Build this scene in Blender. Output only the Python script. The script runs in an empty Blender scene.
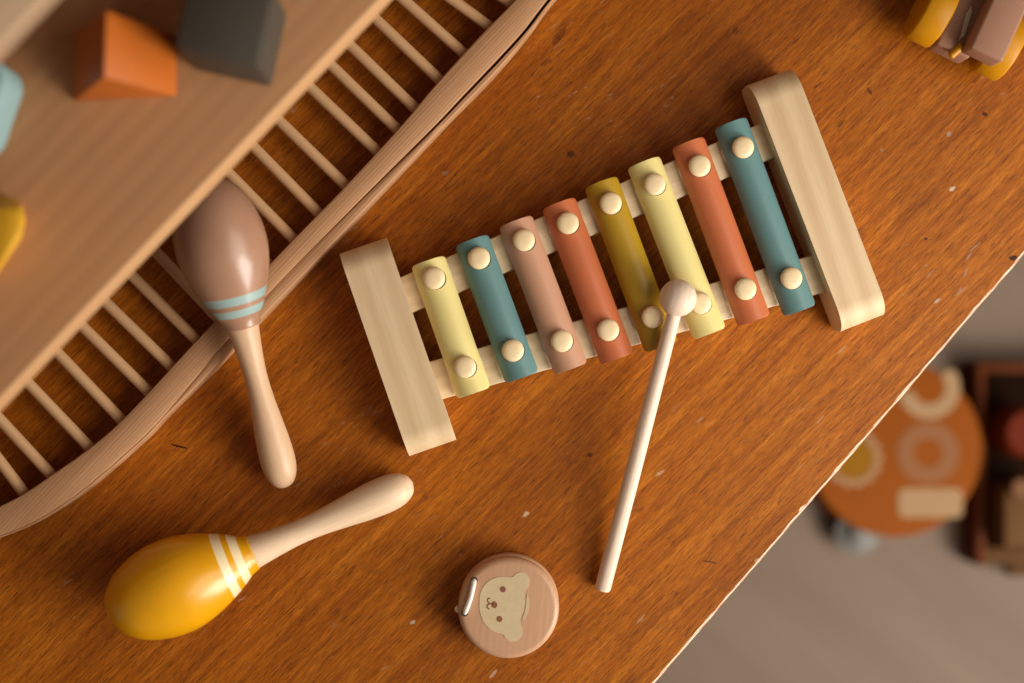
import bpy, bmesh, math, random
from mathutils import Vector, Matrix, Quaternion

random.seed(4)
W, H, F = 1024, 683, 1422.0
TZ = 0.48                       # table top height
CAM = Vector((0, 0, TZ + 0.80))
NAD = (440.0, 345.0)            # where the plumb line below the camera lands in the photograph
dcam = Vector((NAD[0] - W / 2, H / 2 - NAD[1], -F)).normalized()
QUAT = dcam.rotation_difference(Vector((0, 0, -1)))
scene = bpy.context.scene
col = scene.collection


def P(px, py, h=0.0, base=TZ):
    """point of the place seen at (px, py) lying h above the table (or above another base)"""
    v = QUAT @ Vector((px - W / 2, H / 2 - py, -F))
    t = (base + h - CAM.z) / v.z
    return CAM + v * t


# ------------------------------------------------------------------ helpers
def lin(c):
    return tuple(((x / 255) / 12.92 if x / 255 <= 0.04045 else ((x / 255 + 0.055) / 1.055) ** 2.4) for x in c) + (1,)


def link(name, me, parent=None):
    o = bpy.data.objects.new(name, me)
    col.objects.link(o)
    if parent is not None:
        o.parent = parent
    return o


def root_of(o):
    while o.parent is not None:
        o = o.parent
    return o


def thing(name, loc, label, cat, group=None):
    o = bpy.data.objects.new(name, None)
    o.empty_display_size = 0.02
    col.objects.link(o)
    o.location = loc
    o['label'] = label
    o['category'] = cat
    if group:
        o['group'] = group
    return o


def part(name, bm, mats, parent, label=None, angle=40, flat=False):
    """bm is in world coordinates; becomes a mesh in the frame of the thing it belongs to"""
    L = root_of(parent).location
    bmesh.ops.translate(bm, vec=-L, verts=bm.verts)
    me = bpy.data.meshes.new(name)
    bmesh.ops.recalc_face_normals(bm, faces=bm.faces)
    bm.to_mesh(me)
    bm.free()
    for m in (mats if isinstance(mats, (list, tuple)) else [mats]):
        me.materials.append(m)
    if not flat:
        me.shade_smooth()
        me.set_sharp_from_angle(angle=math.radians(angle))
    o = link(name, me, parent)
    if label:
        o['label'] = label
    return o


def frame(axis):
    a = axis.normalized()
    u = Vector((0, 0, 1)).cross(a)
    if u.length < 1e-4:
        u = Vector((1, 0, 0))
    u.normalize()
    return a, u, a.cross(u)


def lathe(bm, prof, origin, axis, seg=40, mats=None, roll=0.0):
    """prof: list of (s, r) along axis; mats: material index per segment"""
    a, u, v = frame(axis)
    rings = []
    for s, r in prof:
        c = origin + a * s
        if r < 1e-7:
            rings.append([bm.verts.new(c)])
        else:
            rings.append([bm.verts.new(c + (u * math.cos(2 * math.pi * i / seg + roll) + v * math.sin(2 * math.pi * i / seg + roll)) * r) for i in range(seg)])
    for k in range(len(rings) - 1):
        A, B = rings[k], rings[k + 1]
        mi = mats[k] if mats else 0
        for i in range(seg):
            j = (i + 1) % seg
            if len(A) == 1 and len(B) == 1:
                continue
            if len(A) == 1:
                f = bm.faces.new((A[0], B[i], B[j]))
            elif len(B) == 1:
                f = bm.faces.new((A[i], B[0], A[j]))
            else:
                f = bm.faces.new((A[i], B[i], B[j], A[j]))
            f.material_index = mi
    return rings


def cat_rom(pts, n=8):
    out = []
    P_ = [pts[0]] + list(pts) + [pts[-1]]
    for i in range(1, len(P_) - 2):
        p0, p1, p2, p3 = [Vector(p) for p in P_[i - 1:i + 3]]
        for k in range(n):
            t = k / n
            out.append(0.5 * ((2 * p1) + (p2 - p0) * t + (2 * p0 - 5 * p1 + 4 * p2 - p3) * t * t + (3 * p1 - p0 - 3 * p2 + p3) * t ** 3))
    out.append(Vector(pts[-1]))
    return out


def spline_r(keys, n=60):
    """smooth (s, r) profile through keys by monotone-ish interpolation"""
    pts = cat_rom([(s, r, 0) for s, r in keys], 8)
    return [(p.x, max(p.y, 0.0)) for p in pts]


def prism(bm, pts, dz, bevel=0.0, seg=2, mi=0, edges='all'):
    """pts: closed 3-D outline, extruded by vector dz, outline edges rounded"""
    bot = [bm.verts.new(p) for p in pts]
    top = [bm.verts.new(p + dz) for p in pts]
    n = len(pts)
    fs = [bm.faces.new(bot[::-1]), bm.faces.new(top)]
    for i in range(n):
        j = (i + 1) % n
        fs.append(bm.faces.new((bot[i], bot[j], top[j], top[i])))
    for f in fs:
        f.material_index = mi
    if bevel > 0:
        es = set()
        for f in fs[:2]:
            es.update(f.edges)
        if edges == 'all':
            for f in fs:
                es.update(f.edges)
        bmesh.ops.bevel(bm, geom=list(es), offset=bevel, segments=seg, affect='EDGES', profile=0.5, clamp_overlap=True)


def box(bm, c, ax, ay, az, sx, sy, sz, bevel=0.0, seg=2, mi=0):
    """box centred at c, half sizes sx sy sz along the given axes"""
    pts = [c + ax * (sx * a) + ay * (sy * b) - az * sz for a, b in ((-1, -1), (1, -1), (1, 1), (-1, 1))]
    prism(bm, pts, az * (2 * sz), bevel, seg, mi)


def tube(bm, pts, r, seg=12, cap=True):
    pts = [Vector(p) for p in pts]
    rings = []
    for i, p in enumerate(pts):
        t = (pts[min(i + 1, len(pts) - 1)] - pts[max(i - 1, 0)]).normalized()
        u = Vector((0, 0, 1)).cross(t)
        if u.length < 1e-3:
            u = Vector((1, 0, 0))
        u.normalize()
        v = t.cross(u)
        rings.append([bm.verts.new(p + (u * math.cos(2 * math.pi * k / seg) + v * math.sin(2 * math.pi * k / seg)) * r) for k in range(seg)])
    for A, B in zip(rings, rings[1:]):
        for i in range(seg):
            j = (i + 1) % seg
            bm.faces.new((A[i], A[j], B[j], B[i]))
    if cap:
        bm.faces.new(rings[0][::-1])
        bm.faces.new(rings[-1])


UP = Vector((0, 0, 1))


# ------------------------------------------------------------------ materials
def new_mat(name, rough=0.5, spec=0.5):
    m = bpy.data.materials.new(name)
    m.use_nodes = True
    nt = m.node_tree
    b = nt.nodes['Principled BSDF']
    b.inputs['Roughness'].default_value = rough
    b.inputs['Specular IOR Level'].default_value = spec
    return m, nt, b


def mapping(nt, ang, stretch, loc=(0, 0, 0)):
    tc = nt.nodes.new('ShaderNodeTexCoord')
    mp = nt.nodes.new('ShaderNodeMapping')
    mp.vector_type = 'TEXTURE'
    mp.inputs['Location'].default_value = loc
    mp.inputs['Rotation'].default_value = (0, 0, ang)
    mp.inputs['Scale'].default_value = (stretch, 1, 1)
    nt.links.new(tc.outputs['Object'], mp.inputs['Vector'])
    return mp.outputs['Vector']


def noise(nt, vec, scale, detail=3, rough=0.5, dist=0.0):
    n = nt.nodes.new('ShaderNodeTexNoise')
    n.inputs['Scale'].default_value = scale
    n.inputs['Detail'].default_value = detail
    n.inputs['Roughness'].default_value = rough
    n.inputs['Distortion'].default_value = dist
    nt.links.new(vec, n.inputs['Vector'])
    return n.outputs['Fac']


def ramp(nt, fac, stops):
    r = nt.nodes.new('ShaderNodeValToRGB')
    e = r.color_ramp.elements
    while len(e) < len(stops):
        e.new(0.5)
    for el, (p, c) in zip(e, stops):
        el.position = p
        el.color = c
    nt.links.new(fac, r.inputs['Fac'])
    return r.outputs['Color']


def mix(nt, fac, a, b, mode='MIX'):
    n = nt.nodes.new('ShaderNodeMix')
    n.data_type = 'RGBA'
    n.blend_type = mode
    for sock, v in ((n.inputs['Factor'], fac), (n.inputs['A'], a), (n.inputs['B'], b)):
        pass
    ins = {'f': n.inputs[0], 'a': n.inputs[6], 'b': n.inputs[7]}
    for k, v in (('f', fac), ('a', a), ('b', b)):
        if isinstance(v, (int, float)):
            ins[k].default_value = v
        elif isinstance(v, tuple):
            ins[k].default_value = v
        else:
            nt.links.new(v, ins[k])
    return n.outputs[2]


def math_n(nt, op, a, b=None):
    n = nt.nodes.new('ShaderNodeMath')
    n.operation = op
    for k, v in enumerate((a, b)):
        if v is None:
            continue
        if isinstance(v, (int, float)):
            n.inputs[k].default_value = v
        else:
            nt.links.new(v, n.inputs[k])
    return n.outputs[0]


def bump(nt, b, hgt, strength, dist=0.001):
    n = nt.nodes.new('ShaderNodeBump')
    n.inputs['Strength'].default_value = strength
    n.inputs['Distance'].default_value = dist
    nt.links.new(hgt, n.inputs['Height'])
    nt.links.new(n.outputs['Normal'], b.inputs['Normal'])


def wood(name, light, dark, ang, scale=120, stretch=14, rough=0.5, amount=1.0, fine=900, spec=0.4, loc=(0, 0, 0), bands=0.6, bmp=0.15):
    m, nt, b = new_mat(name, rough, spec)
    v = mapping(nt, ang, stretch, loc)
    n1 = noise(nt, v, scale, 2, 0.5, 0.6)
    n2 = noise(nt, v, fine, 3, 0.6)
    wv = nt.nodes.new('ShaderNodeTexWave')
    wv.bands_direction = 'Y'
    wv.inputs['Scale'].default_value = scale * 0.55
    wv.inputs['Distortion'].default_value = 5.0
    wv.inputs['Detail'].default_value = 2
    wv.inputs['Detail Scale'].default_value = 0.6
    nt.links.new(v, wv.inputs['Vector'])
    f = math_n(nt, 'ADD', math_n(nt, 'MULTIPLY', n1, 1 - bands), math_n(nt, 'MULTIPLY', wv.outputs['Fac'], bands))
    c1 = ramp(nt, f, [(0.15, lin(dark)), (0.75, lin(light))])
    c0 = mix(nt, amount, lin(light), c1)
    c2 = mix(nt, 1.0, c0, ramp(nt, n2, [(0.3, (0.93, 0.915, 0.90, 1)), (0.6, (1, 1, 1, 1))]), 'MULTIPLY')
    nt.links.new(c2, b.inputs['Base Color'])
    bump(nt, b, n2, bmp, 0.0006)
    return m


def paint(name, c, rough=0.45, spec=0.5, var=0.06, scale=300, coat=0.0, bmp=0.04):
    m, nt, b = new_mat(name, rough, spec)
    tc = nt.nodes.new('ShaderNodeTexCoord')
    n = noise(nt, tc.outputs['Object'], scale, 4, 0.6)
    k = 1 - 2 * var
    cc = mix(nt, 1.0, lin(c), ramp(nt, n, [(0.25, (k, k, k, 1)), (0.75, (1, 1, 1, 1))]), 'MULTIPLY')
    nt.links.new(cc, b.inputs['Base Color'])
    if coat:
        b.inputs['Coat Weight'].default_value = coat
        b.inputs['Coat Roughness'].default_value = 0.18
    if bmp:
        bump(nt, b, n, bmp, 0.0005)
    return m


# ------------------------------------------------------------------ floor
FLOOR_D = TZ
m, nt, b = new_mat('floor_boards', 0.6, 0.3)
v = mapping(nt, math.radians(-38), 8)
c = ramp(nt, noise(nt, v, 14, 4, 0.6), [(0.3, lin((120, 101, 86))), (0.7, lin((136, 116, 99)))])
nt.links.new(c, b.inputs['Base Color'])
bm = bmesh.new()
fc = Vector((0, 0, -0.02))
box(bm, fc, Vector((1, 0, 0)), Vector((0, 1, 0)), UP, 2.6, 2.6, 0.02)
me = bpy.data.meshes.new('floor')
bm.to_mesh(me)
bm.free()
me.materials.append(m)
floor = link('floor', me)
floor['kind'] = 'structure'

M_wall = paint('warm_white_wall', (214, 200, 184), 0.8, 0.2, 0.02, 20)
for nm, cx, cy, hx, hy in (('wall_left', -1.75, 0, 0.05, 2.6), ('wall_back', 0, 1.85, 1.69, 0.05)):
    bm = bmesh.new()
    box(bm, Vector((cx, cy, 1.25)), Vector((1, 0, 0)), Vector((0, 1, 0)), UP, hx, hy, 1.25)
    me = bpy.data.meshes.new(nm)
    bm.to_mesh(me)
    bm.free()
    me.materials.append(M_wall)
    wo = link(nm, me)
    wo['kind'] = 'structure'

# ------------------------------------------------------------------ table
e0, e1 = P(655, 683), P(1024, 255)
ed = (e1 - e0).normalized()                      # along the edge, up right
en = Vector((ed.y, -ed.x, 0))                    # outward, lower right
GR = math.atan2(ed.y, ed.x) - math.radians(4)    # grain of the veneer

table_root = thing('table', Vector((0, 0, 0)), 'orange-brown varnished wooden table with worn scratched top and pale chipped edge', 'table')


def table_mat():
    m, nt, b = new_mat('table_veneer', 0.36, 0.2)
    v = mapping(nt, GR, 12)
    v2 = mapping(nt, GR, 22)
    v3 = mapping(nt, GR, 15)
    big = noise(nt, mapping(nt, GR, 2.2), 7, 3, 0.55)
    n1 = noise(nt, v, 150, 4, 0.62, 0.4)
    n2 = noise(nt, v2, 560, 4, 0.7)
    fib = noise(nt, mapping(nt, GR + 0.03, 13, (0.7, 0.2, 0)), 1700, 3, 0.65)
    c = ramp(nt, n1, [(0.25, lin((158, 86, 14))), (0.5, lin((178, 101, 20))), (0.75, lin((200, 122, 32)))])
    c = mix(nt, 0.8, c, ramp(nt, big, [(0.35, lin((186, 166, 150))), (0.62, (1, 1, 1, 1))]), 'MULTIPLY')
    c = mix(nt, 0.8, c, ramp(nt, n2, [(0.34, (0.58, 0.51, 0.44, 1)), (0.58, (1, 1, 1, 1)), (0.75, (1.14, 1.14, 1.14, 1))]), 'MULTIPLY')
    c = mix(nt, 1.0, c, ramp(nt, fib, [(0.32, (0.60, 0.54, 0.46, 1)), (0.52, (1, 1, 1, 1)), (0.72, (1.32, 1.32, 1.36, 1))]), 'MULTIPLY')
    # open pores: short dark dashes
    po = noise(nt, v3, 1500, 2, 0.5)
    pm = ramp(nt, po, [(0.61, (0, 0, 0, 1)), (0.68, (1, 1, 1, 1))])
    c = mix(nt, math_n(nt, 'MULTIPLY', pm, 0.75), c, lin((66, 30, 10)))
    # rubbed, paler flecks in patches
    fl = noise(nt, mapping(nt, GR - 0.2, 3, (0.3, 0.1, 0)), 330, 3, 0.6)
    pt = noise(nt, mapping(nt, 0, 1, (3.1, 0.4, 0)), 14, 2, 0.5)
    fm = math_n(nt, 'MULTIPLY', ramp(nt, fl, [(0.655, (0, 0, 0, 1)), (0.70, (1, 1, 1, 1))]), ramp(nt, pt, [(0.5, (0, 0, 0, 1)), (0.66, (1, 1, 1, 1))]))
    c = mix(nt, math_n(nt, 'MULTIPLY', fm, 0.5), c, lin((186, 150, 120)))
    # individual dents, chips and scratches
    tc = nt.nodes.new('ShaderNodeTexCoord')
    wob = nt.nodes.new('ShaderNodeTexNoise')
    wob.inputs['Scale'].default_value = 420
    nt.links.new(tc.outputs['Object'], wob.inputs['Vector'])
    marks = [
        # px, py, length px, width px, image angle, colour, strength
        (570, 154, 9, 8, 40, (92, 46, 18), 0.8), (445, 173, 7, 4, 10, (150, 112, 92), 0.7), (1013, 258, 8, 5, 20, (40, 20, 8), 0.95),
        (952, 189, 8, 3, 35, (205, 190, 170), 0.9), (949, 134, 6, 4, 40, (165, 135, 115), 0.8), (985, 114, 6, 4, -20, (60, 28, 10), 0.8),
        (926, 239, 4, 3, 0, (60, 34, 16), 0.8), (975, 247, 14, 1.6, 40, (170, 140, 118), 0.6), (969, 256, 12, 1.5, 55, (170, 140, 118), 0.6),
        (937, 301, 8, 2.5, 35, (195, 170, 150), 0.8), (930, 274, 12, 1.6, 45, (165, 130, 105), 0.6), (960, 290, 10, 2, 50, (165, 130, 105), 0.6),
        (966, 272, 10, 2, 70, (170, 140, 120), 0.6), (526, 514, 8, 4, 35, (205, 178, 145), 0.7), (493, 674, 12, 3, 50, (185, 150, 125), 0.7),
        (413, 622, 6, 3.5, 30, (190, 165, 140), 0.8), (660, 473, 10, 3, 35, (195, 160, 130), 0.6), (590, 455, 5, 4, 0, (90, 44, 16), 0.7),
        (334, 625, 5, 6, 0, (150, 96, 60), 0.6), (178, 446, 16, 2, -15, (52, 24, 8), 0.85), (800, 292, 8, 2.5, 40, (66, 34, 14), 0.6),
        (852, 232, 6, 4, 30, (86, 44, 16), 0.6), (818, 85, 12, 2.2, 40, (84, 42, 16), 0.7), (870, 92, 10, 3, -55, (90, 48, 20), 0.7),
        (882, 150, 4, 3, 0, (150, 120, 100), 0.8), (840, 125, 8, 3, 50, (96, 52, 22), 0.6), (735, 30, 10, 4, 45, (84, 40, 12), 0.6),
        (560, 35, 22, 7, 50, (90, 44, 14), 0.5), (547, 62, 14, 5, 40, (88, 44, 16), 0.45), (610, 330, 10, 2, 40, (150, 110, 80), 0.5),
        (405, 480, 6, 2, 20, (80, 38, 12), 0.6), (250, 350, 6, 2, 70, (80, 38, 12), 0.6), (296, 362, 8, 1.6, 40, (70, 34, 12), 0.7),
        (710, 562, 14, 2, -10, (76, 36, 12), 0.7), (757, 560, 6, 3, 30, (190, 150, 120), 0.7), (842, 350, 12, 2, 45, (190, 150, 120), 0.5),
        (820, 420, 14, 2, 50, (185, 145, 115), 0.5), (640, 620, 12, 2.5, 45, (185, 145, 115), 0.45), (700, 420, 10, 2, 40, (185, 145, 115), 0.4),
    ]
    for (px, py, ln, wd, an, cc, st) in marks:
        p = P(px, py)
        mp = nt.nodes.new('ShaderNodeMapping')
        mp.vector_type = 'TEXTURE'
        mp.inputs['Location'].default_value = (p.x, p.y, TZ)
        mp.inputs['Rotation'].default_value = (0, 0, math.radians(an))
        mp.inputs['Scale'].default_value = (ln * 0.00028, wd * 0.00028, 0.01)
        nt.links.new(tc.outputs['Object'], mp.inputs['Vector'])
        le = nt.nodes.new('ShaderNodeVectorMath')
        le.operation = 'LENGTH'
        nt.links.new(mp.outputs['Vector'], le.inputs[0])
        d = math_n(nt, 'ADD', le.outputs['Value'], math_n(nt, 'MULTIPLY', wob.outputs['Fac'], 1.6))
        mr = nt.nodes.new('ShaderNodeMapRange')
        mr.inputs['From Min'].default_value = 2.0
        mr.inputs['From Max'].default_value = 1.5
        mr.inputs['To Max'].default_value = min(0.95, st + 0.15)
        nt.links.new(d, mr.inputs['Value'])
        c = mix(nt, mr.outputs['Result'], c, lin(cc))
    nt.links.new(c, b.inputs['Base Color'])
    hg = math_n(nt, 'SUBTRACT', math_n(nt, 'MULTIPLY', n2, 0.6), math_n(nt, 'MULTIPLY', pm, 0.5))
    bump(nt, b, hg, 0.22, 0.0006)
    rr = ramp(nt, n2, [(0.3, (0.52, 0.52, 0.52, 1)), (0.7, (0.38, 0.38, 0.38, 1))])
    nt.links.new(rr, b.inputs['Roughness'])
    return m


M_table = table_mat()
M_raw = wood('table_raw_edge', (236, 214, 190), (176, 110, 62), GR, 400, 3, 0.6)
TL, TW, TT = 0.80, 1.00, 0.024       # half length, width, thickness
tc_ = (e0 + e1) * 0.5 + ed * (-0.12)
bm = bmesh.new()
c = tc_ - en * (TW / 2) - UP * (TT / 2)
ins = 0.0011
# top slab with a worn chamfer along every upper edge
lo = [c + ed * (TL * a) + en * (TW / 2 * b_) - UP * (TT / 2) for a, b_ in ((-1, -1), (1, -1), (1, 1), (-1, 1))]
vb = [bm.verts.new(p) for p in lo]
vm = [bm.verts.new(p + UP * (TT - ins)) for p in lo]
# the long front edge is nibbled: subdivide it
NSEG = 420
front_lo, front_mid, front_top = [vm[2]], [], []
tp = {}
for i, (a, b_) in enumerate(((-1, -1), (1, -1), (1, 1), (-1, 1))):
    tp[i] = bm.verts.new(c + ed * ((TL - ins) * a) + en * ((TW / 2 - ins) * b_) + UP * (TT / 2))
rng = random.Random(9)
fm_, ft_ = [vm[2]], [tp[2]]
wv = 0
for k in range(1, NSEG):
    t = 1 - 2 * k / NSEG
    wv = 0.7 * wv + rng.gauss(0, 0.00022)
    chip = rng.random()
    extra = 0.0012 if chip > 0.965 else 0.0
    fm_.append(bm.verts.new(c + ed * (TL * t) + en * (TW / 2 + wv * 0.4) + UP * (TT / 2 - ins)))
    ft_.append(bm.verts.new(c + ed * (TL * t) + en * (TW / 2 - ins - abs(wv) - extra) + UP * (TT / 2)))
fm_.append(vm[3])
ft_.append(tp[3])
bm.faces.new(vb[::-1])
bm.faces.new([tp[0], tp[1]] + ft_)
for i, j in ((0, 1), (1, 2), (3, 0)):
    bm.faces.new((vb[i], vb[j], vm[j], vm[i]))
    bm.faces.new((vm[i], vm[j], tp[j], tp[i])).material_index = 1
bm.faces.new([vb[2], vb[3]] + fm_[::-1])
for k in range(NSEG):
    bm.faces.new((fm_[k], fm_[k + 1], ft_[k + 1], ft_[k])).material_index = 1
part('tabletop', bm, [M_table, M_raw], table_root, flat=True)
M_leg = wood('table_leg_wood', (150, 84, 34), (104, 52, 20), 0, 90, 6, 0.45)
for a, b_ in ((-1, -1), (1, -1), (1, 1), (-1, 1)):
    bm = bmesh.new()
    q = tc_ - en * (TW / 2) + ed * (a * (TL - 0.07)) + en * (b_ * (TW / 2 - 0.07))
    lathe(bm, [(0, 0), (0, 0.014), (0.2, 0.018), (TZ - TT, 0.026), (TZ - TT, 0)], Vector((q.x, q.y, 0)), UP, 24)
    part('leg', bm, M_leg, table_root)
for s in (-1, 1):
    bm = bmesh.new()
    q = tc_ - en * (TW / 2) + en * (s * (TW / 2 - 0.08))
    box(bm, Vector((q.x, q.y, TZ - TT - 0.03)), ed, en, UP, TL - 0.1, 0.009, 0.03, 0.001)
    part('apron', bm, M_leg, table_root)

# ------------------------------------------------------------------ xylophone
ax = (P(792, 278) - P(465, 367)).normalized()
XA = math.atan2(-0.355, 0.935)
G_blk = math.atan2(P(340, 254).y - P(410, 455).y, P(340, 254).x - P(410, 455).x)
M_block = wood('pine_end_block', (230, 203, 164), (204, 170, 128), G_blk, 42, 14, 0.5, 0.6, 500, bands=0.5, bmp=0.05)
G_bar = math.atan2(P(770, 140).y - P(402, 277).y, P(770, 140).x - P(402, 277).x)
M_cross = wood('pine_crossbar', (234, 211, 174), (214, 187, 146), G_bar, 80, 14, 0.5, 0.6, bands=0.3, bmp=0.05)
M_pin = paint('birch_pin', (252, 226, 180), 0.4, 0.5, 0.05, 500)
M_felt = paint('white_spacer', (232, 228, 222), 0.6)
M_hole = paint('pin_hole', (60, 44, 36), 0.8)
xyl = thing('xylophone', P(600, 300), 'toy xylophone with eight coloured bars on a pine frame', 'xylophone')


def end_block(center, d, length, width, height, r, pxname=None):
    d = d.normalized()
    n = Vector((d.y, -d.x, 0))
    prof = [(-length / 2 + 0.003, 0.0), (length / 2 - 0.003, 0.0), ]
    prof = []
    rb = 0.005
    for k in range(5):
        a = math.pi * 1.0 + k / 4 * math.pi / 2
        prof.append((-length / 2 + rb + rb * math.cos(a), rb + rb * math.sin(a)))
    for k in range(5):
        a = math.pi * 1.5 + k / 4 * math.pi / 2
        prof.append((length / 2 - rb + rb * math.cos(a), rb + rb * math.sin(a)))
    for k in range(11):
        a = k / 10 * math.pi / 2
        prof.append((length / 2 - r + r * math.cos(a), height - r + r * math.sin(a)))
    for k in range(11):
        a = math.pi / 2 + k / 10 * math.pi / 2
        prof.append((-length / 2 + r + r * math.cos(a), height - r + r * math.sin(a)))
    bm = bmesh.new()
    pts = [center + d * t + UP * z - n * (width / 2) for t, z in prof]
    prism(bm, pts, n * width, 0.0012, 2, edges='caps')
    return bm


HB = 0.027
dl = (P(340, 254, HB) - P(410, 455, HB)) + (P(388, 238, HB) - P(457, 440, HB))
cl = sum((P(x, y, HB * 0.75) for x, y in ((340, 254), (388, 238), (457, 440), (410, 455))), Vector()) / 4
cl.z = TZ + 0.0002
cl.x -= 0.0005
part('end_block', end_block(cl, dl, (P(340, 254, HB * .6) - P(410, 455, HB * .6)).length + 0.001, 0.0272, HB, 0.013), M_block, xyl, 'shorter left end block')
dr = P(742, 97) - P(832, 331)
nr = Vector((dr.y, -dr.x, 0)).normalized()
cr = (P(742, 97) + P(832, 331)) / 2 + nr * 0.0132 + dr.normalized() * 0.0015
cr.z = TZ + 0.0002
part('end_block', end_block(cr, dr, dr.length + 0.0045, 0.0262, HB, 0.014), M_block, xyl, 'longer right end block')

CT = 0.0180
for (a, b_, side, wd) in (((396, 279), (775, 117), 1, 0.0205), ((436, 401), (830, 290.8), -1, 0.0218)):
    A, B = P(a[0], a[1], CT), P(b_[0], b_[1], CT)
    d = (B - A).normalized()
    n = Vector((d.y, -d.x, 0))          # points down in the picture
    bm = bmesh.new()
    c = (A + B) / 2 + n * (side * wd / 2) - UP * 0.007
    box(bm, c, d, n, UP, (B - A).length / 2, wd / 2, 0.007, 0.0012)
    part('crossbar', bm, M_cross, xyl, 'upper crossbar' if side == 1 else 'lower crossbar')

M_bars = {
    'yellow': paint('pale_yellow_enamel', (236, 220, 146), 0.34, 0.5, 0.03, 900),
    'teal': paint('dusty_teal_enamel', (104, 142, 142), 0.34, 0.5, 0.03, 900),
    'pink': paint('dusty_pink_enamel', (206, 156, 126), 0.34, 0.5, 0.03, 900),
    'red': paint('terracotta_enamel', (204, 114, 72), 0.34, 0.5, 0.03, 900),
    'olive': paint('mustard_enamel', (180, 142, 34), 0.34, 0.5, 0.03, 900),
}
tops = [(434, 278), (479, 258), (524, 240), (568, 223), (611, 203), (655, 184), (700, 165.5), (743.5, 147)]
bots = [(465, 367), (513, 350.5), (562, 341), (608.5, 330), (653, 317), (701, 303), (746, 289), (792, 278)]
cols = ['yellow', 'teal', 'pink', 'red', 'olive', 'yellow', 'red', 'teal']
blab = ['pale yellow shortest bar', 'teal bar beside the shortest yellow one', 'dusty pink bar', 'terracotta bar between pink and mustard', 'mustard bar',
        'pale yellow bar right of the mustard one', 'terracotta bar beside the longest teal one', 'teal longest bar']
ZB = CT + 0.0090       # crown of the bars
for i, (t, q, cn) in enumerate(zip(tops, bots, cols)):
    A, B = P(t[0], t[1], ZB + 0.003), P(q[0], q[1], ZB + 0.003)
    d = (A - B).normalized()
    d.z = 0
    d.normalize()
    n = Vector((d.y, -d.x, 0))
    e_top = (19 + 9.5 * i / 7) * 0.000545
    e_bot = (28 + 6.5 * i / 7) * 0.000545
    L0 = (A - B).length
    w2 = 0.0097
    bm = bmesh.new()
    # arched strip: outer and inner arcs, rounded corners at the ends
    NA = 12
    arc = []
    for k in range(NA + 1):
        s = -1 + 2 * k / NA
        arc.append((s * w2, ZB - 0.0062 * (1 - math.sqrt(max(0.0, 1 - 0.93 * s * s))) / (1 - math.sqrt(0.07))))
    inner = [(s * 0.86, z - 0.0016) for s, z in arc]
    stations = []
    tot = e_bot + L0 + e_top
    rc = 0.0022
    for k in range(6):
        a = k / 5 * math.pi / 2
        stations.append((rc * (1 - math.cos(a)), 1 - (rc / w2) * (1 - math.sin(a))))
    stations += [(tot * f, 1.0) for f in (0.25, 0.5, 0.75)]
    for k in range(6):
        a = (5 - k) / 5 * math.pi / 2
        stations.append((tot - rc * (1 - math.cos(a)), 1 - (rc / w2) * (1 - math.sin(a))))
    base = Vector((B.x, B.y, TZ)) - d * e_bot
    O, I = [], []
    for s, sc in stations:
        O.append([bm.verts.new(base + d * s + n * (x * sc) + UP * (ZB - (ZB - z) * sc ** 2)) for x, z in arc])
        I.append([bm.verts.new(base + d * s + n * (x * sc) + UP * (ZB - 0.0016 - (ZB - 0.0016 - z) * sc ** 2)) for x, z in inner])
    for k in range(len(stations) - 1):
        for j in range(NA):
            bm.faces.new((O[k][j], O[k][j + 1], O[k + 1][j + 1], O[k + 1][j]))
            bm.faces.new((I[k][j], I[k + 1][j], I[k + 1][j + 1], I[k][j + 1]))
        for j in (0, NA):
            bm.faces.new((O[k][j], O[k + 1][j], I[k + 1][j], I[k][j]))
    for k in (0, len(stations) - 1):
        for j in range(NA):
            bm.faces.new((O[k][j], O[k][j + 1], I[k][j + 1], I[k][j]))
    bar = part('bar', bm, M_bars[cn], xyl, blab[i], angle=35)
    for c in (A, B):
        c = Vector((c.x, c.y, TZ))
        bm = bmesh.new()
        lathe(bm, [(CT - 0.0002, 0), (CT - 0.0002, 0.0092), (CT + 0.0004, 0.0100), (CT + 0.0017, 0.0100), (CT + 0.0021, 0.0092), (CT + 0.0021, 0)], c, UP, 28)
        part('spacer', bm, M_felt, bar, 'white spacer disc')
        bm = bmesh.new()
        r = 0.0061
        prof = [(ZB - 0.004, 0.0026), (ZB + 0.0004, 0.0026), (ZB + 0.0004, 0.0053), (ZB + 0.0010, 0.0059), (ZB + 0.0018, r), (ZB + 0.0026, 0.0058), (ZB + 0.0033, 0.0049), (ZB + 0.0037, 0.0034), (ZB + 0.00385, 0.0017), (ZB + 0.0039, 0)]
        lathe(bm, prof, c, UP, 32)
        part('pin', bm, M_pin, bar, 'round pale wooden pin')
        bm = bmesh.new()
        lathe(bm, [(ZB - 0.0006, 0), (ZB - 0.0006, 0.0058), (ZB + 0.00012, 0.0058), (ZB + 0.00012, 0)], c + d * -0.0006 + n * 0.0007, UP, 28)
        part('pin_hole', bm, M_hole, bar, 'dark rim of the pin hole')

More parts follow.
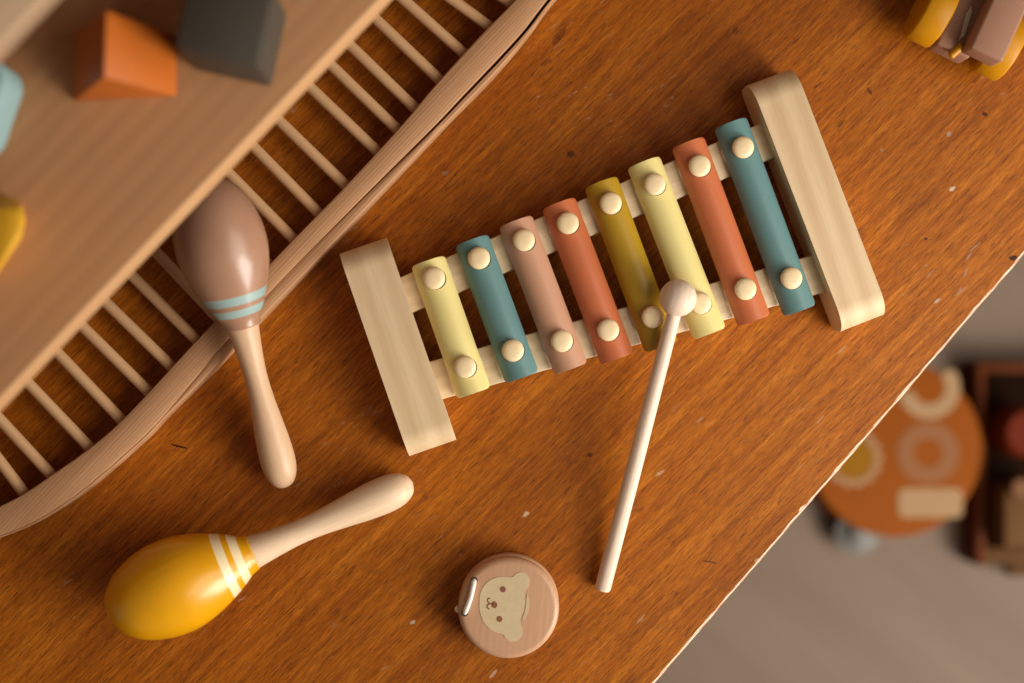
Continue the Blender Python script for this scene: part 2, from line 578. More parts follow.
# ------------------------------------------------------------------ mallet
M_mal = wood('mallet_birch', (240, 218, 198), (230, 204, 180), math.atan2(P(678, 298).y - P(604, 588).y, P(678, 298).x - P(604, 588).x), 180, 14, 0.5, 0.7)
bc = P(678, 298, 0.0365)
endp = P(602.3, 590, 0.0046)
mal = thing('mallet', P(640, 440), 'pale wooden mallet with round head resting across the xylophone bars', 'mallet')
bm = bmesh.new()
R = 0.0101
dirm = (endp - bc).normalized()
prof = [(-R * math.cos(a * math.pi / 20), R * math.sin(a * math.pi / 20)) for a in range(21)]
prof = prof[:1] + [p for p in prof[1:-1]] + prof[-1:]
lathe(bm, prof, bc, dirm, 36)
part('mallet_head', bm, M_mal, mal)
bm = bmesh.new()
Lm = (endp - bc).length
lathe(bm, [(0.004, 0), (0.004, 0.0038), (0.03, 0.0041), (Lm * 0.6, 0.0045), (Lm - 0.0012, 0.0045), (Lm - 0.0003, 0.0040), (Lm, 0.003), (Lm, 0)], bc, dirm, 28)
part('stick', bm, M_mal, mal)


# ------------------------------------------------------------------ maracas
def maraca(name, label, joint, tip, hc, fat, h_j, h_t, m_head, m_band, m_handle, bands, head_keys, handle_len=None):
    J, T = P(joint[0], joint[1], h_j), P(tip[0], tip[1], h_t)
    d = (J - T).normalized()             # towards the head
    r = thing(name, P(joint[0], joint[1]), label, 'maraca')
    k = 0.000545
    # head, from joint outwards
    keys = [(s * k * (0.965 if fat > 0.95 else 0.955), q * k * (fat if s > 30 else 1 + (fat - 1) * s / 30)) for s, q in head_keys]
    prof = spline_r(keys)
    prof[0] = (prof[0][0], prof[0][1])
    for (a, b_) in bands:                # make sure there is a ring on each stripe border
        for s in (a * k, b_ * k):
            for i in range(len(prof) - 1):
                if prof[i][0] < s < prof[i + 1][0]:
                    f = (s - prof[i][0]) / (prof[i + 1][0] - prof[i][0])
                    prof.insert(i + 1, (s, prof[i][1] + f * (prof[i + 1][1] - prof[i][1])))
                    break
    prof = [(0.0, 0.0), (0.0, keys[0][1] * 0.96)] + [p for p in prof if p[0] > 0.0003]
    prof[-1] = (prof[-1][0], 0.0)
    mats = []
    for i in range(len(prof) - 1):
        s = (prof[i][0] + prof[i + 1][0]) / 2 / k
        mats.append(1 if any(a < s < b_ for a, b_ in bands) else 0)
    bm = bmesh.new()
    lathe(bm, prof, J, d, 56, mats)
    part('head', bm, [m_head, m_band], r, angle=60)
    # handle from joint to tip
    L = (T - J).length
    hk = [(0, 17), (0.13, 14.2), (0.28, 12.2), (0.42, 12.8), (0.56, 15.2), (0.70, 17.8), (0.82, 18.8), (0.90, 17.2), (0.955, 13.2), (0.985, 8), (1.0, 0)]
    hf = 0.94 if fat < 0.95 else 1.0
    pr = spline_r([(a * L, q * k * hf) for a, q in hk])
    pr = [(-0.002, 0.0), (-0.002, 15.5 * k)] + pr
    pr[-1] = (L, 0.0)
    bm = bmesh.new()
    lathe(bm, pr, J, -d, 44)
    part('handle', bm, m_handle, r, 'unpainted pale wood handle', angle=70)
    return r


HK = [(0, 18.0), (9, 21.0), (20, 27.5), (34, 34.5), (50, 41.0), (68, 46.0), (84, 47.8), (102, 46.6), (120, 42.0), (135, 35.0), (147, 25.0), (154, 14.0), (157, 0)]
ang_y = math.atan2(P(413, 484).y - P(254, 550).y, P(413, 484).x - P(254, 550).x)
M_hand_y = wood('maraca_beech_handle', (236, 208, 176), (214, 178, 142), ang_y, 90, 24, 0.4, 0.4, bands=0.2, bmp=0.04)
ang_b = math.atan2(P(244, 327).y - P(284, 487).y, P(244, 327).x - P(284, 487).x)
M_hand_b = wood('maraca_maple_handle', (222, 186, 150), (200, 160, 124), ang_b, 90, 24, 0.4, 0.4, bands=0.2, bmp=0.04)
M_ylw = paint('yellow_lacquer', (234, 166, 8), 0.3, 0.5, 0.05, 60, 0.25, 0.015)
M_crm = paint('cream_stripe', (244, 224, 178), 0.34, 0.5, 0.03, 60, 0.25, 0.015)
M_tau = paint('taupe_lacquer', (174, 132, 106), 0.32, 0.5, 0.05, 60, 0.25, 0.015)
M_mnt = paint('mint_stripe', (158, 184, 180), 0.32, 0.5, 0.03, 60, 0.25, 0.015)
maraca('maraca', 'yellow maraca with two cream stripes lying on the open table', (253, 552), (413, 482.5), None, 1.0, 0.0215, 0.0092,
       M_ylw, M_crm, M_hand_y, [(10, 18.5), (24, 33)], HK)
maraca('maraca', 'taupe brown maraca with two mint stripes lying across the spindle rack', (242.5, 326), (285, 487.5), None, 0.925, 0.0345, 0.0098,
       M_tau, M_mnt, M_hand_b, [(14, 22), (27, 36)], HK)

# ------------------------------------------------------------------ castanet
M_cas = wood('castanet_wood', (200, 157, 124), (186, 142, 110), math.radians(84), 150, 16, 0.34, 0.55, bands=0.25, bmp=0.04)
M_face = paint('bear_print', (208, 186, 146), 0.45)
M_feat = paint('bear_features', (136, 84, 58), 0.5)
M_cord = paint('white_elastic', (240, 236, 230), 0.7)
cas = thing('castanet', P(509, 604), 'round wooden castanet with a pale bear face and white elastic loop', 'castanet')
cc0 = P(509.6, 605.8, 0.0135)
cc0.z = TZ
RC = 0.0280


def disc_prof(z0, z1, R, r):
    out = [(z0, 0), (z0, R - r)]
    for k in range(1, 7):
        a = -math.pi / 2 + k / 6 * math.pi / 2
        out.append((z0 + r + r * math.sin(a), R - r + r * math.cos(a)))
    for k in range(1, 7):
        a = k / 6 * math.pi / 2
        out.append((z1 - r + r * math.sin(a), R - r + r * math.cos(a)))
    return out + [(z1, 0)]


bm = bmesh.new()
lathe(bm, disc_prof(0.0001, 0.0085, RC, 0.003), cc0, UP, 72)
part('lower_shell', bm, M_cas, cas)
bm = bmesh.new()
lathe(bm, disc_prof(0.0095, 0.0185, RC, 0.0036), cc0 + Vector((-0.0006, -0.0006, 0)), UP, 72)
shell = part('upper_shell', bm, M_cas, cas)
CH = 0.0185


def C6(x, y, h=CH):
    return P(440.4 + x / 5.257, 540.4 + y / 5.257, h)


def flat_poly(bm, pts, dz, mi=0):
    prism(bm, pts, UP * dz, 0, 1, mi)


def circ(cx, cy, r, n=20, ry=None):
    ry = ry or r
    return [(cx + r * math.cos(2 * math.pi * k / n), cy + ry * math.sin(2 * math.pi * k / n)) for k in range(n)]


bear = [(205, 330), (208, 290), (222, 250), (245, 222), (275, 202), (310, 192), (350, 192), (375, 194), (395, 178), (420, 168), (445, 172), (462, 192), (468, 220), (462, 245), (447, 264),
        (445, 290), (443, 330), (437, 370), (427, 395), (419, 420), (421, 440), (430, 462), (430, 490), (418, 515), (395, 532), (365, 531), (342, 514), (328, 492), (300, 485), (265, 470), (235, 440), (215, 400), (206, 360)]
cres = [(456, 278), (466, 308), (468, 340), (461, 375), (447, 405), (430, 424), (433, 402), (443, 378), (450, 340), (452, 305)]
bm = bmesh.new()
bp = cat_rom([(x, y, 0) for x, y in bear] + [(205, 330, 0)], 4)[:-1]
flat_poly(bm, [C6(p.x, p.y) for p in bp][::-1], 0.00022, 0)
flat_poly(bm, [C6(x, y) for x, y in cres][::-1], 0.00022, 0)
for (x, y, r, ry) in ((329, 257, 15, 16), (311, 413, 15, 16), (284, 338, 15, 18)):
    flat_poly(bm, [C6(*p) for p in circ(x, y, r, 20, ry)][::-1], 0.0004, 1)


def stroke(bm, pts, w, dz, mi):
    L, Rr = [], []
    for i, p in enumerate(pts):
        a, b_ = pts[max(i - 1, 0)], pts[min(i + 1, len(pts) - 1)]
        t = Vector((b_[0] - a[0], b_[1] - a[1])).normalized()
        nn = Vector((-t.y, t.x)) * w / 2
        L.append((p[0] + nn.x, p[1] + nn.y))
        Rr.append((p[0] - nn.x, p[1] - nn.y))
    flat_poly(bm, [C6(*p) for p in L + Rr[::-1]], dz, mi)


m1 = [(p.x, p.y) for p in cat_rom([(262, 303, 0), (250, 308, 0), (250, 322, 0), (262, 331, 0)], 4)]
m2 = [(p.x, p.y) for p in cat_rom([(262, 331, 0), (250, 338, 0), (247, 352, 0), (258, 362, 0)], 4)]
stroke(bm, m1, 6, 0.0004, 1)
stroke(bm, m2, 6, 0.0004, 1)
stroke(bm, [(262, 332), (280, 336)], 6, 0.0004, 1)
part('bear_face', bm, [M_face, M_feat], shell, 'pale bear face print', flat=True)
h1, h2 = C6(178, 210), C6(128, 382)
hd = (h1 - h2).normalized()
for hh in (h1, h2):
    bm = bmesh.new()
    lathe(bm, [(-0.0015, 0), (-0.0015, 0.0018), (0.0001, 0.0019), (0.0001, 0)], hh, UP, 20)
    part('cord_hole', bm, M_hole, shell, 'dark hole for the elastic')
bm = bmesh.new()
hm = (h1 + h2) / 2
side = Vector((hd.y, -hd.x, 0))
if (hm + side - cc0).length < (hm - cc0).length:
    side = -side
cp = cat_rom([h1 - hd * 0.0002 - UP * 0.006, h1 - hd * 0.0006 + UP * 0.0004, h1 * 0.75 + h2 * 0.25 + UP * 0.0016 + side * 0.0003, hm + UP * 0.0018 + side * 0.0005, h1 * 0.25 + h2 * 0.75 + UP * 0.0016 + side * 0.0003, h2 + hd * 0.0006 + UP * 0.0004, h2 - UP * 0.006], 6)
tube(bm, cp, 0.0014, 12)
part('elastic_cord', bm, M_cord, cas, 'white elastic loop')
kp = C6(82, 362, 0.006)
bm = bmesh.new()
lathe(bm, [(-0.002, 0), (-0.0017, 0.0013), (0, 0.0022), (0.0016, 0.0014), (0.002, 0)], kp + Vector((0.0012, 0, 0)), hd, 14)
part('knot', bm, M_cord, cas, 'white end of the elastic')

# ------------------------------------------------------------------ spindle rack
RT = 0.019
RA = math.atan2(P(100, 440).y - P(500, 30).y, P(500, 30).x * -1 + P(100, 440).x)
RA = math.atan2(P(500, 30).y - P(120, 430).y, P(500, 30).x - P(120, 430).x)
M_rail = wood('rack_ash', (206, 158, 116), (176, 128, 88), RA, 330, 40, 0.5, 0.9, 1100, bands=0.35, bmp=0.3)
M_spin = wood('spindle_beech', (222, 178, 132), (206, 160, 114), RA + math.pi / 2, 120, 30, 0.5, 0.5, bands=0.2, bmp=0.05)
rack = thing('spindle_rack', P(200, 330), 'bentwood rack of thin round spindles lying on the table under the shelf', 'rack')
inner = [(625, -130), (558, -50), (513.5, 0), (485, 29), (442.5, 75), (395.6, 130), (340, 190), (294, 237), (199, 336), (113, 427), (45, 478), (8, 501), (-40, 520), (-90, 532)]
crack = [(652, -130), (590, -50), (547, 0), (518.7, 36), (459, 99.6), (431, 129), (340, 220), (269, 293), (222, 346), (177, 400), (141.5, 438.5), (81.5, 490.5), (37, 520), (0, 536), (-50, 554), (-90, 564)]
outer = [(670, -132), (602, -52), (554.5, -2), (530.5, 31), (492.5, 75.8), (444.5, 124.8), (338.5, 237.8), (258.5, 321.6), (213, 370), (163.5, 418.5), (143.5, 440), (83, 492.5), (38, 522), (0, 538), (-50, 556), (-90, 566)]


def curve2(pts, n=6):
    return [(p.x, p.y) for p in cat_rom([(x, y, 0) for x, y in pts], n)]


def even(pts, n=110):
    pts = [Vector((x, y)) for x, y in curve2(pts)]
    d = [0.0]
    for p, q in zip(pts, pts[1:]):
        d.append(d[-1] + (q - p).length)
    out, k = [], 0
    for i in range(n):
        t = d[-1] * i / (n - 1)
        while k < len(d) - 2 and d[k + 1] < t:
            k += 1
        f = (t - d[k]) / max(d[k + 1] - d[k], 1e-9)
        out.append(pts[k].lerp(pts[k + 1], f))
    return out


def strip(a, b_, h0, h1, bev):
    bm = bmesh.new()
    A = [P(p.x, p.y, h1) for p in even(a)]
    B = [P(p.x, p.y, h1) for p in even(b_)]
    sec = []
    for p, q in zip(A, B):
        w = (q - p)
        wl = w.length
        u = w.normalized()
        e = min(bev, wl * 0.45)
        z0, z1 = TZ + h0, TZ + h1
        s = []
        for t, z in ((0, z0), (0, z1 - e), (e * 0.3, z1 - e * 0.3), (e, z1), (wl - e, z1), (wl - e * 0.3, z1 - e * 0.3), (wl, z1 - e), (wl, z0)):
            s.append(bm.verts.new(Vector((p.x + u.x * t, p.y + u.y * t, z))))
        sec.append(s)
    for S, T in zip(sec, sec[1:]):
        for k in range(8):
            bm.faces.new((S[k], S[(k + 1) % 8], T[(k + 1) % 8], T[k]))
    bm.faces.new(sec[0])
    bm.faces.new(sec[-1][::-1])
    return bm


def off(pts, dxy):
    return [(x + dxy[0], y + dxy[1]) for x, y in pts]


# crack opens towards the upper right
crack_out = []
for (x, y) in crack:
    t = max(0.0, min(1.0, (x - 300) / 200))
    gap = 0.05 + 2.8 * t
    crack_out.append((x + 0.70 * gap, y + 0.70 * gap))
part('main_rail', strip(off(inner, (0.9, 0.9)), crack, 0.0004, RT, 0.0010), M_rail, rack)
part('outer_lamination', strip(crack_out, outer, 0.0004, RT - 0.0008, 0.0012), M_rail, rack, 'split outer strip of the curved rail')
sp = [((489, 25), (-37, -27)), ((465, 54), (-64, -57)), ((440, 80), (-64, -61)), ((414.5, 107.5), (-64, -62)), ((396, 128), (-64, -62)), ((375, 149), (-65, -62)), ((343.5, 183), (-65, -63)),
      ((316.5, 211), (-62, -63)), ((292, 237.5), (-63, -64)), ((268, 264), (-62, -65)), ((242, 291), (-62, -66)), ((217.5, 318), (-62, -66.5)), ((196, 339.6), (-65, -65)), ((171, 366), (-65, -63.5)), ((148, 391), (-67, -66)),
      ((119.6, 418), (-63, -66)), ((90, 448), (-64, -67)), ((53, 477), (-37, -40)), ((24.6, 495), (-25, -33)), ((-12, 512), (-24, -33)), ((515, 4), (-37, -24)), ((540, -26), (-37, -23))]
SR = 0.0031
far = []
for (e, d) in sp:
    A = P(e[0] + 5, e[1] + 5, 0.0115)
    L = math.hypot(*d)
    B = P(e[0] + d[0] / L * 265, e[1] + d[1] / L * 265, 0.0115)
    far.append(B)
    dd = (B - A).normalized()
    bm = bmesh.new()
    lathe(bm, [(0, 0), (0, SR), ((B - A).length, SR), ((B - A).length, 0)], A, dd, 18)
    part('spindle', bm, M_spin, rack)
far.sort(key=lambda p: p.x + p.y)
d = RA
u = Vector((math.cos(RA), math.sin(RA), 0))
nn = Vector((-u.y, u.x, 0))
bm = bmesh.new()
tmin, tmax = min(p.dot(u) for p in far) - 0.02, max(p.dot(u) for p in far) + 0.02
pts = sorted(far, key=lambda p: p.dot(u))
ra, rb = [], []
secs = []
for p in [pts[0] - u * 0.02] + pts + [pts[-1] + u * 0.02]:
    s = [bm.verts.new(Vector((p.x, p.y, TZ)) + nn * a + UP * z) for a, z in ((-0.008, 0.0004), (-0.008, RT), (0.008, RT), (0.008, 0.0004))]
    secs.append(s)
for S, T in zip(secs, secs[1:]):
    for k in range(4):
        bm.faces.new((S[k], S[(k + 1) % 4], T[(k + 1) % 4], T[k]))
bm.faces.new(secs[0])
bm.faces.new(secs[-1][::-1])
part('back_rail', bm, M_rail, rack)

# ------------------------------------------------------------------ two-tier toy shelf
BH, BT = 0.140, 0.022
b0, b1 = P(-60, 463, BH), P(430, -52, BH)
bd = (b1 - b0).normalized()
bn = Vector((bd.y, -bd.x, 0))            # towards lower right
BA = math.atan2(bd.y, bd.x)
M_board = wood('shelf_board', (176, 128, 86), (156, 110, 72), BA, 60, 18, 0.55, 0.7, 500, bands=0.3)
M_edge_lit = wood('shelf_edge_lit', (212, 168, 122), (200, 154, 108), BA, 60, 16, 0.5, 0.6, 500)  # board wood made paler: window light on the front edge put into colour
M_upper = wood('upper_shelf_wood', (206, 174, 142), (190, 156, 124), BA, 45, 16, 0.55, 0.6, 500)
bc_ = P(196, 198, BH)
bc_ = b0 + bd * ((bc_ - b0).dot(bd))
shelf = thing('toy_shelf', Vector((bc_.x, bc_.y, TZ)), 'two-tier wooden toy shelf standing over the spindle rack, coloured blocks on its board', 'shelf')
HLf = 0.36
DEP = 0.34


def board(center_front, h_top, th, depth, mats):
    bm = bmesh.new()
    c = Vector((center_front.x, center_front.y, TZ + h_top - th / 2)) - bn * (depth / 2)
    box(bm, c, bd, bn, UP, HLf, depth / 2, th / 2, 0.0015, 2)
    bm.faces.ensure_lookup_table()
    for f in bm.faces:
        if (f.calc_center_median() - c).dot(bn) > depth / 2 - 0.0016:
            f.material_index = 1
    return bm


part('lower_board', board(bc_, BH, BT, DEP, None), [M_board, M_edge_lit], shelf)
UH = 0.300
u0 = P(45, 0, UH)
uf = u0 + bd * ((bc_ - u0).dot(bd))
dep_u = DEP - (bc_ - uf).dot(bn)
part('upper_board', board(uf, UH, 0.008, dep_u, None), [M_upper, M_upper], shelf, 'paler upper board')
for s in (-1, 1):
    bm = bmesh.new()
    c = Vector((bc_.x, bc_.y, TZ + 0.152)) - bn * (DEP / 2) + bd * (s * (HLf + 0.009))
    box(bm, c, bd, bn, UP, 0.009, DEP / 2, 0.1518, 0.002, 2)
    part('side_panel', bm, M_board, shelf)


# blocks on the lower board
def block_from_top(name, label, cat, pts, h, mat, bev=0.002, group=None, base=BH):
    top = [P(x, y, base + h) for x, y in pts]
    c = sum(top, Vector()) / len(top)
    r = thing(name, Vector((c.x, c.y, TZ + base)), label, cat, group)
    return r, top


M_or = paint('orange_paint', (188, 99, 28), 0.5, 0.4, 0.03)
M_gr = paint('charcoal_paint', (76, 71, 63), 0.5, 0.2, 0.03)
M_bl = paint('pale_blue_paint', (140, 172, 174), 0.5, 0.4, 0.03)
M_yb = paint('mustard_yellow_paint', (226, 172, 40), 0.5, 0.4, 0.03)


def solo(name, bm, mat, label, cat, loc, group=None):
    bmesh.ops.translate(bm, vec=-loc, verts=bm.verts)
    bmesh.ops.recalc_face_normals(bm, faces=bm.faces)
    me = bpy.data.meshes.new(name)
    bm.to_mesh(me)
    bm.free()
    for mm in (mat if isinstance(mat, (list, tuple)) else [mat]):
        me.materials.append(mm)
    me.shade_smooth()
    me.set_sharp_from_angle(angle=math.radians(40))
    o = link(name, me)
    o.location = loc
    o['label'] = label
    o['category'] = cat
    if group:
        o['group'] = group
    return o


GB = 'toy blocks on the shelf board'
bm = bmesh.new()
hp = 0.042
vs = [P(72, 33, BH), P(73, 102, BH), P(178, 97, BH), P(178, 36, BH)]
mr = (vs[0] + vs[3]) / 2 + UP * hp
mf = (vs[1] + vs[2]) / 2 + UP * hp
mr = P(106, 9, BH + hp)
mf = P(104, 77, BH + hp)
V = [bm.verts.new(p) for p in vs + [mr, mf]]
for f in ((0, 1, 2, 3), (0, 4, 5, 1), (2, 5, 4, 3), (1, 5, 2), (0, 3, 4)):
    bm.faces.new([V[i] for i in f])
bmesh.ops.bevel(bm, geom=list(bm.edges), offset=0.0014, segments=2, affect='EDGES', profile=0.5)
c = sum(vs, Vector()) / 4
solo('triangular_block', bm, M_or, 'orange triangular prism block lying on the shelf board', 'toy block', c, GB)

hg = 0.050
top = [P(x, y, BH + hg) for x, y in ((174, 47), (258, 66), (275, -14), (191, -33))]
bm = bmesh.new()
prism(bm, [p - UP * hg for p in top], UP * hg, 0.002, 2)
solo('cube_block', bm, M_gr, 'charcoal grey cube block beside the orange prism', 'toy block', sum(top, Vector()) / 4 - UP * hg, GB)

top = [P(x, y, BH + 0.03) for x, y in ((-66, 64), (-9, 57), (2, 64), (5, 80), (-15, 139), (-24, 148), (-66, 146))]
bm = bmesh.new()
prism(bm, [p - UP * 0.03 for p in top], UP * 0.03, 0.002, 2)
solo('slanted_block', bm, M_bl, 'pale blue slanted block cut by the left frame edge', 'toy block', sum(top, Vector()) / 7 - UP * 0.03, GB)

hy = 0.03
top = [P(x, y, BH + hy) for x, y in ((-45, 212), (6, 207), (18, 209), (23, 217), (20, 234), (0, 263), (-12, 276), (-45, 278))]
low = [P(x, y, BH) for x, y in ((-45, 200), (6, 196), (22, 204), (26, 219), (22, 238), (2, 268), (-10, 282), (-45, 284))]
bm = bmesh.new()
A = [bm.verts.new(p) for p in low]
B = [bm.verts.new(p) for p in top]
bm.faces.new(A[::-1])
bm.faces.new(B)
for i in range(8):
    j = (i + 1) % 8
    bm.faces.new((A[i], A[j], B[j], B[i]))
bmesh.ops.bevel(bm, geom=list(bm.edges), offset=0.001, segments=2, affect='EDGES', profile=0.5)
solo('rounded_block', bm, M_yb, 'mustard yellow rounded block on the shelf board', 'toy block', sum(low, Vector()) / 8, GB)

# ------------------------------------------------------------------ toy car at the upper right
M_tb = paint('taupe_car_body', (158, 116, 94), 0.5, 0.2, 0.04)
M_wy = paint('mustard_wheel', (196, 134, 10), 0.4, 0.3, 0.04)
M_ws = paint('pale_grey_window', (196, 184, 160), 0.35, 0.5, 0.03)
ua = (P(928, 47, 0.01) - P(903, 35, 0.01)).normalized()       # along the axle
va = Vector((-ua.y, ua.x, 0))                                # towards the front, up right
car = thing('toy_car', P(965, 35), 'taupe toy car with chunky mustard wheels at the upper right corner of the table', 'toy car')
WR = 0.019


def wheel(c):
    bm = bmesh.new()
    prof = [(-0.008, 0), (-0.008, 0.013), (-0.0078, WR - 0.0018), (-0.0072, WR - 0.0006), (-0.0062, WR), (0.0062, WR), (0.0072, WR - 0.0006), (0.0078, WR - 0.0018), (0.008, 0.013), (0.008, 0)]
    lathe(bm, prof, c, ua, 40)
    part('wheel', bm, M_wy, car)


wl = P(912, 44.5, 0.008)
wl.z = TZ
wl = wl + va * (WR - 0.001)
wr_ = wl + ua * 0.0425 - va * 0.0005
for c in (wl, wr_):
    for dv in (0.0, 0.066):
        wheel(c + va * dv + UP * WR)
mid = (wl + wr_) / 2
bm = bmesh.new()
box(bm, mid + va * 0.0265 + UP * 0.0195 - ua * 0.0032, ua, va, UP, 0.0102, 0.0445, 0.0085, 0.002, 3)
chs = part('chassis', bm, M_tb, car)
bm = bmesh.new()
box(bm, mid + va * 0.0290 + UP * 0.0355 + ua * 0.0106, ua, va, UP, 0.0100, 0.046, 0.0080, 0.002, 3)
part('cabin', bm, M_tb, car)
bm = bmesh.new()
pz = 0.0283
quad = [P(959, 40, pz), P(964, 36, pz), P(972, 12, pz), P(971, 6, pz), P(966, 14, pz)]
flat_poly(bm, quad[::-1], 0.0004)
part('window_panel', bm, M_ws, chs, 'pale grey lozenge panel')
bm = bmesh.new()
q, q2 = P(962, 46, 0.0285), P(950, 56.5, 0.0265)
Lq = (q2 - q).length
lathe(bm, [(0, 0), (0, 0.0022), (Lq - 0.0006, 0.0022), (Lq, 0.0016), (Lq, 0)], q, q2 - q, 18)
part('tow_peg', bm, M_wy, car, 'small mustard peg')

# ------------------------------------------------------------------ tambourine on the floor
TBH = 0.050
tcn = P(895.5, 449, TBH, 0)
tcn.z = 0
TR = 0.0765
M_skin = paint('ochre_drum_skin', (148, 76, 8), 0.6, 0.1, 0.05, 30)
M_rim = paint('ochre_rim', (150, 78, 14), 0.6, 0.1, 0.05, 30)
M_c1 = paint('cream_shape', (176, 142, 104), 0.6, 0.1)
M_c2 = paint('greige_shape', (150, 100, 64), 0.6, 0.1)
M_c3 = paint('yellow_shape', (150, 100, 10), 0.6, 0.1)
m, nt, b = new_mat('jingle_steel', 0.55, 0.5)
b.inputs['Metallic'].default_value = 1.0
nt.links.new(ramp(nt, noise(nt, mapping(nt, 0, 1), 200, 2), [(0.3, lin((86, 84, 80))), (0.7, lin((104, 102, 98)))]), b.inputs['Base Color'])
M_steel = m
tam = thing('tambourine', tcn, 'orange tambourine with pale letter shapes and steel jingles on the floor', 'tambourine')
a0 = math.atan2(-(544 - 449), 866 - 897)
ja = [a0 - math.radians(q) for q in (0, 72, 144)]
bm = bmesh.new()
NS = 120


def in_slot(a):
    return any(abs((a - j + math.pi) % (2 * math.pi) - math.pi) < 0.30 for j in ja)


lev = [0.0, 0.014, 0.032, TBH]
for k in range(NS):
    a, a2 = 2 * math.pi * k / NS, 2 * math.pi * (k + 1) / NS
    for z in range(3):
        if z == 1 and in_slot((a + a2) / 2):
            continue
        vv = []
        for aa in (a, a2):
            for rr in (TR - 0.005, TR):
                for zz in (lev[z], lev[z + 1]):
                    vv.append(bm.verts.new(tcn + Vector((rr * math.cos(aa), rr * math.sin(aa), zz))))
        for f in ((0, 1, 3, 2), (4, 6, 7, 5), (0, 2, 6, 4), (1, 5, 7, 3), (0, 4, 5, 1), (2, 3, 7, 6)):
            bm.faces.new([vv[i] for i in f])
bmesh.ops.remove_doubles(bm, verts=bm.verts, dist=1e-5)
seen = {}
dele = []
for f in bm.faces:                       # drop the doubled walls between neighbouring cells
    c = f.calc_center_median()
    key = tuple(round(x, 5) for x in c)
    if key in seen:
        dele += [f, seen[key]]
    seen[key] = f
bmesh.ops.delete(bm, geom=list(set(dele)), context='FACES')
part('rim', bm, M_rim, tam, 'ochre wooden rim with slots')
bm = bmesh.new()
lathe(bm, [(TBH - 0.004, 0), (TBH - 0.004, TR - 0.001), (TBH - 0.002, TR + 0.0006), (TBH, TR + 0.0006), (TBH + 0.001, TR - 0.0008), (TBH + 0.0012, TR - 0.003), (TBH + 0.0012, 0)], tcn, UP, 96)
SK = TBH + 0.0012


def T8(px, py):
    return P(px, py, SK, 0)


def tpoly(pts, mi):
    flat_poly(bm, [T8(*p) for p in pts][::-1], 0.0005, mi)


def ringpoly(cx, cy, ro, ri, a0_, a1_, mi, n=40):
    for k in range(n):
        t0, t1 = a0_ + (a1_ - a0_) * k / n, a0_ + (a1_ - a0_) * (k + 1) / n
        q = [(cx + r * math.cos(t), cy + r * math.sin(t)) for r, t in ((ri, t0), (ro, t0), (ro, t1), (ri, t1))]
        tpoly(q, mi)


rr = []
for (cx, cy, s0) in ((956, 495, -90), (956, 511, 0), (905, 511, 90), (905, 495, 180)):
    for k in range(7):
        a = math.radians(s0 + k * 15)
        rr.append((cx + 6.5 * math.cos(a), cy + 6.5 * math.sin(a)))
tpoly(rr, 1)
ringpoly(928, 453, 31, 14, 0, 2 * math.pi, 2)
ringpoly(929, 388, 31, 16, math.radians(-28), math.radians(170), 1)
ea = math.radians(-28)
cap_c = (929 + 23.5 * math.cos(ea), 388 + 23.5 * math.sin(ea))
tpoly([(cap_c[0] + 7.5 * math.cos(ea - k * math.pi / 10), cap_c[1] + 7.5 * math.sin(ea - k * math.pi / 10)) for k in range(11)], 1)
tpoly(circ(853, 458, 20, 28), 3)
for k in range(14):
    a = 2 * math.pi * k / 14
    tpoly(circ(853 + 25 * math.cos(a), 458 + 25 * math.sin(a), 4.6, 12), 1)
part('drum_head', bm, [M_skin, M_c1, M_c2, M_c3], tam, 'orange head with pale shapes', angle=30)
for j in ja:
    dj = Vector((math.cos(j), math.sin(j), 0))
    for zz in (0.0185, 0.0235):
        bm = bmesh.new()
        s = 1 if zz > 0.02 else -1
        prof = [(0.0, 0.0), (0.0, 0.008), (0.0016, 0.011), (0.0018, 0.0200), (0.0012, 0.0202), (0.001, 0.0112), (-0.0006, 0.0082), (-0.0006, 0.0)]
        lathe(bm, [(q[0] * -s, q[1]) for q in prof], tcn + dj * (TR + 0.004) + UP * zz, UP, 36)
        part('jingle', bm, M_steel, tam, 'round steel jingle')
    bm = bmesh.new()
    lathe(bm, [(0.0145, 0), (0.0145, 0.0012), (0.0315, 0.0012), (0.0315, 0)], tcn + dj * (TR - 0.0025), UP, 12)
    part('jingle_pin', bm, M_steel, tam, 'thin steel jingle pin')

# ------------------------------------------------------------------ crate at the right
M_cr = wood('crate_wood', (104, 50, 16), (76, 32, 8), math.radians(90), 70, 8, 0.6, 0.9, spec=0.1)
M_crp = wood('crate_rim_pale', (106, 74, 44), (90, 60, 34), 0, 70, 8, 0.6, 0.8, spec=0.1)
CHt = 0.034
p0 = P(973, 566, CHt, 0)
p0.x = tcn.x + TR + 0.0018          # lower left outer corner
p1 = P(973, 362, CHt, 0)
cw = 0.20
cd = (p1.y - p0.y)
crate = thing('toy_crate', Vector((p0.x + cw / 2, p0.y + cd / 2, 0)), 'brown wooden toy crate on the floor beside the tambourine', 'crate')
X, Y = Vector((1, 0, 0)), Vector((0, 1, 0))


def cbox(name, x0, x1, y0, y1, z0, z1, mat, parent=crate, label=None, bev=0.0015):
    bm = bmesh.new()
    box(bm, Vector((p0.x + (x0 + x1) / 2, p0.y + (y0 + y1) / 2, (z0 + z1) / 2)), X, Y, UP, (x1 - x0) / 2, (y1 - y0) / 2, (z1 - z0) / 2, bev)
    return part(name, bm, mat, parent, label)


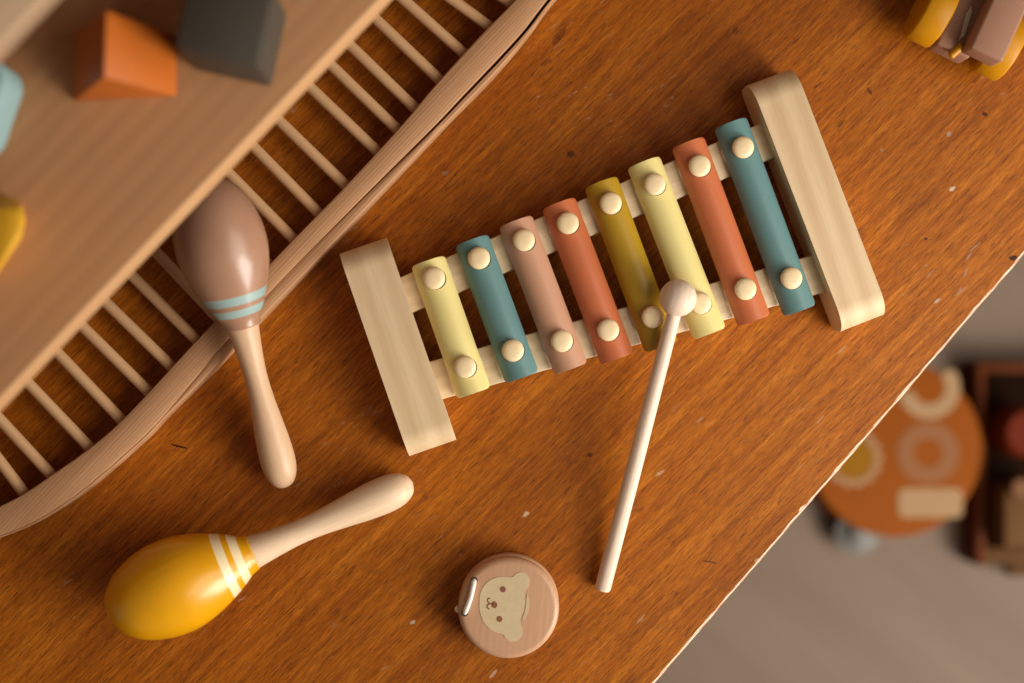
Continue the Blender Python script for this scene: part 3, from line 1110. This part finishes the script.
M_dkb = paint('crate_floor_shade', (34, 18, 8), 0.8, 0.05)  # crate is shallow, so the shade of its interior is painted in
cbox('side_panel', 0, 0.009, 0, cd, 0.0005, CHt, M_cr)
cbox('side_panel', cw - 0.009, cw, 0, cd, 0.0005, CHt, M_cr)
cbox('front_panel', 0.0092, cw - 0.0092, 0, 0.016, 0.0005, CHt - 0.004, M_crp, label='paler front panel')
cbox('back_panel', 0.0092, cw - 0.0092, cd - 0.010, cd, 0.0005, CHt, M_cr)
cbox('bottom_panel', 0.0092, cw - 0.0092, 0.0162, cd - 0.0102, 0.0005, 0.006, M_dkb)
cbox('handle', 0.034, 0.12, -0.011, -0.0002, 0.008, 0.026, M_crp, label='pale handle bar')
M_red = paint('brick_red_paint', (104, 34, 8), 0.6, 0.1)
M_tan = paint('tan_block_paint', (108, 74, 42), 0.6, 0.1)
M_dk = paint('dark_slit', (48, 40, 34), 0.7, 0.1)
q0 = Vector((p0.x + 0.0355, p0.y + 0.047, 0.0065))
sb = thing('slotted_block', Vector((q0.x, q0.y, 0.0065)), 'tan block with a dark slot inside the crate', 'toy block')
bm = bmesh.new()
box(bm, q0 + UP * 0.029, X, Y, UP, 0.022, 0.026, 0.029, 0.002, 2)
part('body', bm, M_tan, sb)
bm = bmesh.new()
box(bm, q0 + UP * 0.0582 + X * 0.0035 - Y * 0.002, X, Y, UP, 0.0022, 0.011, 0.0004)
part('slot', bm, M_dk, sb, 'dark slot')
bm = bmesh.new()
q = P(1024, 432, 0.06, 0)
q.z = 0.0065
lathe(bm, [(0, 0), (0, 0.017), (0.003, 0.0205), (0.015, 0.0225), (0.05, 0.0225), (0.058, 0.0215), (0.062, 0.018), (0.062, 0.0)], q, UP, 40)
solo('cylinder_block', bm, M_red, 'brick red round block standing inside the crate', 'toy block', q)
bm = bmesh.new()
q = P(1020, 488, 0.07, 0)
q.z = 0.0655
lathe(bm, [(0, 0), (0, 0.008), (0.002, 0.0095), (0.007, 0.0095), (0.009, 0.008), (0.009, 0)], q, UP, 24)
solo('round_peg', bm, paint('pinkish_tan_paint', (128, 88, 60), 0.6, 0.1), 'small pinkish tan peg lying on the slotted block', 'toy peg', q)

# ------------------------------------------------------------------ light
w = bpy.data.worlds.new('room_light')
scene.world = w
w.use_nodes = True
bg = w.node_tree.nodes['Background']
bg.inputs['Color'].default_value = (1.0, 0.90, 0.80, 1)
bg.inputs['Strength'].default_value = 0.13


def area(name, loc, target, sx, sy, power, colr):
    ld = bpy.data.lights.new(name, 'AREA')
    ld.shape = 'RECTANGLE'
    ld.size, ld.size_y = sx, sy
    ld.energy = power
    ld.color = colr
    o = bpy.data.objects.new(name, ld)
    col.objects.link(o)
    o.location = loc
    o.rotation_euler = (Vector(target) - Vector(loc)).to_track_quat('-Z', 'Y').to_euler()
    return o


area('window_daylight', (1.0, -0.60, TZ + 0.46), (0.0, -0.04, TZ + 0.40), 0.55, 0.80, 18, (1.0, 0.94, 0.85))
area('overhead_fill', (0.92, -0.22, TZ + 0.85), (0.2, -0.05, TZ), 0.9, 0.9, 9.5, (1.0, 0.90, 0.78))  # added soft fill from above right, stands for no actual fixture

# ------------------------------------------------------------------ camera
cd_ = bpy.data.cameras.new('camera')
cam = bpy.data.objects.new('camera', cd_)
col.objects.link(cam)
cam.location = CAM
cam.rotation_mode = 'QUATERNION'
cam.rotation_quaternion = QUAT
cd_.sensor_width = 36
cd_.lens = F / W * 36
cd_.clip_start = 0.01
cd_.dof.use_dof = True
cd_.dof.focus_distance = 0.785
cd_.dof.aperture_fstop = 2.5
scene.camera = cam
scene.view_settings.view_transform = 'Standard'
scene.view_settings.look = 'None'
scene.view_settings.exposure = 0.0
scene.view_settings.gamma = 1.0
scene.view_settings.use_curve_mapping = False
